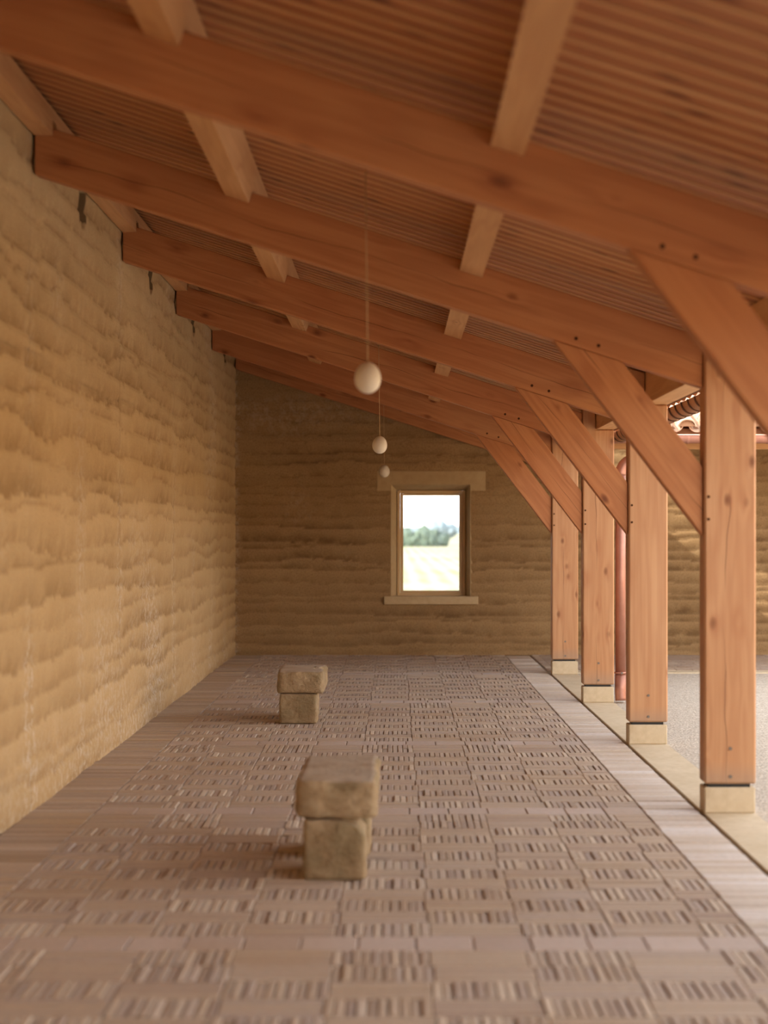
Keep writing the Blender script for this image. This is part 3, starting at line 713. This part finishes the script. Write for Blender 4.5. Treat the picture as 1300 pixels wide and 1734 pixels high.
# ------------------------------------------------------------ egg-shaped pendant lamps
for k, (yl, lab) in enumerate(((7.76, 'largest, blurred white egg-shaped pendant lamp, nearest the camera'), (13.76, 'middle white egg-shaped pendant lamp, sharp in focus'), (19.76, 'smallest, farthest egg-shaped pendant lamp, before the window lintel'))):
    xl, zl = -0.1225, 2.185; a, h = 0.059, 0.070
    root = empty('pendant_lamp', (xl, yl, zl)); tag(root, lab, 'lamp', 'egg-shaped pendant lamps in a row')
    V, F = [], []; n, m = 28, 18
    for j in range(1, m):
        t = math.pi*j/m; z = -math.cos(t)*h; rr_ = a*math.sin(t)*(1-0.06*math.cos(t)*-1)
        for i in range(n): V.append((xl+rr_*math.cos(2*math.pi*i/n), yl+rr_*math.sin(2*math.pi*i/n), zl+z))
    F = [[(j)*n+i, j*n+(i+1) % n, (j+1)*n+(i+1) % n, (j+1)*n+i] for j in range(m-2) for i in range(n)] + [list(range(n)), [(m-2)*n+i for i in range(n)]]
    obj('lamp_shade', V, F, M['egg'], smooth=True, parent=root)
    top = (xl-0.012, yl, zc(xl)-0.002)
    cord = tube('cord', [(xl, yl, zl+h-0.004), top], 0.0026, M['cord'], n=8, parent=root)
    tube('cord_grip', [(xl, yl, zl+h-0.006), (xl, yl, zl+h+0.004)], [0.013, 0.008], M['cord'], n=12, parent=cord)
    tube('ceiling_cup', [(top[0], yl, top[2]-0.018), (top[0], yl, top[2])], [0.018, 0.024], M['cord'], n=12, parent=root)

# ------------------------------------------------------------ stone benches: seat stone on base stones
def stone(name, a, b, label, seed, rnd=0.16, rough=0.010, cut=None, group=None):
    a, b = Vector(a), Vector(b); c = (a+b)/2; hs_ = (b-a)/2
    bm = bmesh.new(); bmesh.ops.create_cube(bm, size=2.0)
    bmesh.ops.subdivide_edges(bm, edges=list(bm.edges), cuts=21, use_grid_fill=True)
    rad = min(hs_)*2*rnd
    for v in bm.verts:
        p = Vector((v.co.x*hs_.x, v.co.y*hs_.y, v.co.z*hs_.z))
        inner = Vector((max(-hs_.x+rad, min(hs_.x-rad, p.x)), max(-hs_.y+rad, min(hs_.y-rad, p.y)), max(-hs_.z+rad*0.75, min(hs_.z-rad*0.75, p.z))))
        d = p-inner
        if d.length > 1e-6: p = inner + d.normalized()*min(rad, d.length if d.length < rad else rad)
        q = p+Vector((seed*3.7, seed*1.3, seed*2.1))
        nrm = (p-inner).normalized() if (p-inner).length > 1e-6 else Vector((0, 0, 1))
        dsp = (mnoise.noise(q*5.5)*1.0 + mnoise.noise(q*14)*0.6 + mnoise.noise(q*34)*0.35)*rough
        if p.z < -hs_.z*0.93: dsp = min(dsp, 0)*0.3
        if p.z > hs_.z*0.93: dsp *= 0.35
        p += nrm*dsp
        if cut: p = cut(p, hs_)
        v.co = p
    zmin = min(v.co.z for v in bm.verts)
    for v in bm.verts: v.co.z += (-hs_.z-zmin)
    me = bpy.data.meshes.new(name); bm.to_mesh(me); bm.free(); me.materials.append(M['stone'])
    me.polygons.foreach_set('use_smooth', [True]*len(me.polygons))
    o = bpy.data.objects.new(name, me); COL.objects.link(o); o.location = c
    return tag(o, label, 'stone', group)
def chip(p, h):      # broken upper right front corner
    s = (p.x/h.x)*0.6+(p.z/h.z)*0.75
    if s > 0.92: p = p - Vector((h.x*0.6, 0, h.z*0.75))*(s-0.92)*0.85
    return p
def groove(p, h):    # upright hollow in the right-hand side
    if p.x > h.x*0.55 and abs(p.y-h.y*0.15) < h.y*0.42:
        f = 1-(abs(p.y-h.y*0.15)/(h.y*0.42))**2; p = Vector((p.x-0.035*f, p.y, p.z))
    return p
stone('base_stone', (-0.398, 7.47, 0), (-0.128, 7.80, 0.262), 'near bench front base stone, square with a chipped upper corner', 1, 0.10, 0.010, chip)
stone('base_stone', (-0.400, 8.02, 0), (-0.118, 8.36, 0.262), 'near bench rear base stone, hidden behind the chipped front one', 2, 0.10, 0.008)
stone('seat_stone', (-0.426, 7.46, 0.266), (-0.078, 8.39, 0.428), 'long rounded seat stone on top of the near bench', 3, 0.27, 0.013)
stone('base_stone', (-0.902, 13.56, 0), (-0.612, 13.88, 0.232), 'far bench front base stone, pitted square block', 4, 0.09, 0.008)
stone('base_stone', (-0.895, 13.98, 0), (-0.625, 14.22, 0.232), 'far bench rear base stone, behind the pitted front block', 5, 0.10, 0.007)
stone('seat_stone', (-0.926, 13.55, 0.236), (-0.556, 14.29, 0.408), 'rounded seat stone on top of the far bench', 6, 0.25, 0.010, groove)

# ------------------------------------------------------------ the country outside the window
tag(box('field', (-900, YB+0.6, -1.0), (900, 1500, -0.62), M['field']), 'pale sunlit crop field seen through the window', 'field', kind='stuff')
def blob(name, c, s, mat, label, cat, seed, sub=4, group=None):
    bm = bmesh.new(); bmesh.ops.create_icosphere(bm, subdivisions=sub, radius=1.0)
    for v in bm.verts:
        q = v.co*2.0+Vector((seed, seed*2.3, 0)); f = 1+0.30*mnoise.noise(q)+0.18*mnoise.noise(q*2.7)+0.1*mnoise.noise(q*6)
        v.co = Vector((v.co.x*s[0], v.co.y*s[1], v.co.z*s[2]))*f
    zm = min(v.co.z for v in bm.verts)
    for v in bm.verts: v.co.z -= zm
    me = bpy.data.meshes.new(name); bm.to_mesh(me); bm.free(); me.materials.append(mat)
    o = bpy.data.objects.new(name, me); COL.objects.link(o); o.location = c
    return tag(o, label, cat, group)
def at(px, Y): return (px-VPX)*Y/FPX
YH = 245.0
hb = bmesh.new()
for i, px in enumerate((664, 674, 690, 704, 719, 734, 748)):
    r_ = bmesh.ops.create_icosphere(hb, subdivisions=3, radius=1.0)['verts']
    for v in r_:
        q = v.co*2.0+Vector((i*1.7, i*3.1, 0)); f = 1+0.30*mnoise.noise(q)+0.2*mnoise.noise(q*2.7)
        p = v.co*f; v.co = Vector((p.x*1.05+at(px, YH), p.y+YH, max(p.z*[1.3, 1.25, 1.6, 1.2, 1.75, 1.4, 1.1][i]*1.1, -0.9)+0.30))
hm = bpy.data.meshes.new('hedge'); hb.to_mesh(hm); hb.free(); hm.materials.append(M['leaf'])
ho = bpy.data.objects.new('hedge', hm); COL.objects.link(ho); tag(ho, 'dark bushy hedge across the field outside the window', 'hedge')
for i, (px, sz, YT) in enumerate(((744, 2.4, 420.0), (760, 2.4, 500.0))):
    blob('tree', (at(px, YT), YT, -0.62), (sz*0.95, sz, sz*0.98), M['far_leaf'], ['taller hazy tree above the right end of the hedge', 'smaller hazy tree at the right side of the window view'][i], 'tree', 21+i*4.1, 3)
hv = []
N = 60
for i in range(N+1):
    x = -400+800*i/N; hv.append((x, 1450, -0.62)); 
tops = [(x, 1450, 2.0+7.0*(0.5+0.5*mnoise.noise(Vector((x*0.012, 3.3, 0))))) for x, _, _ in hv]
prism('hills', hv + tops[::-1], (0, 60, 0), M['hill'])
tag(bpy.data.objects['hills'], 'low pale hills on the horizon beyond the field', 'hills')
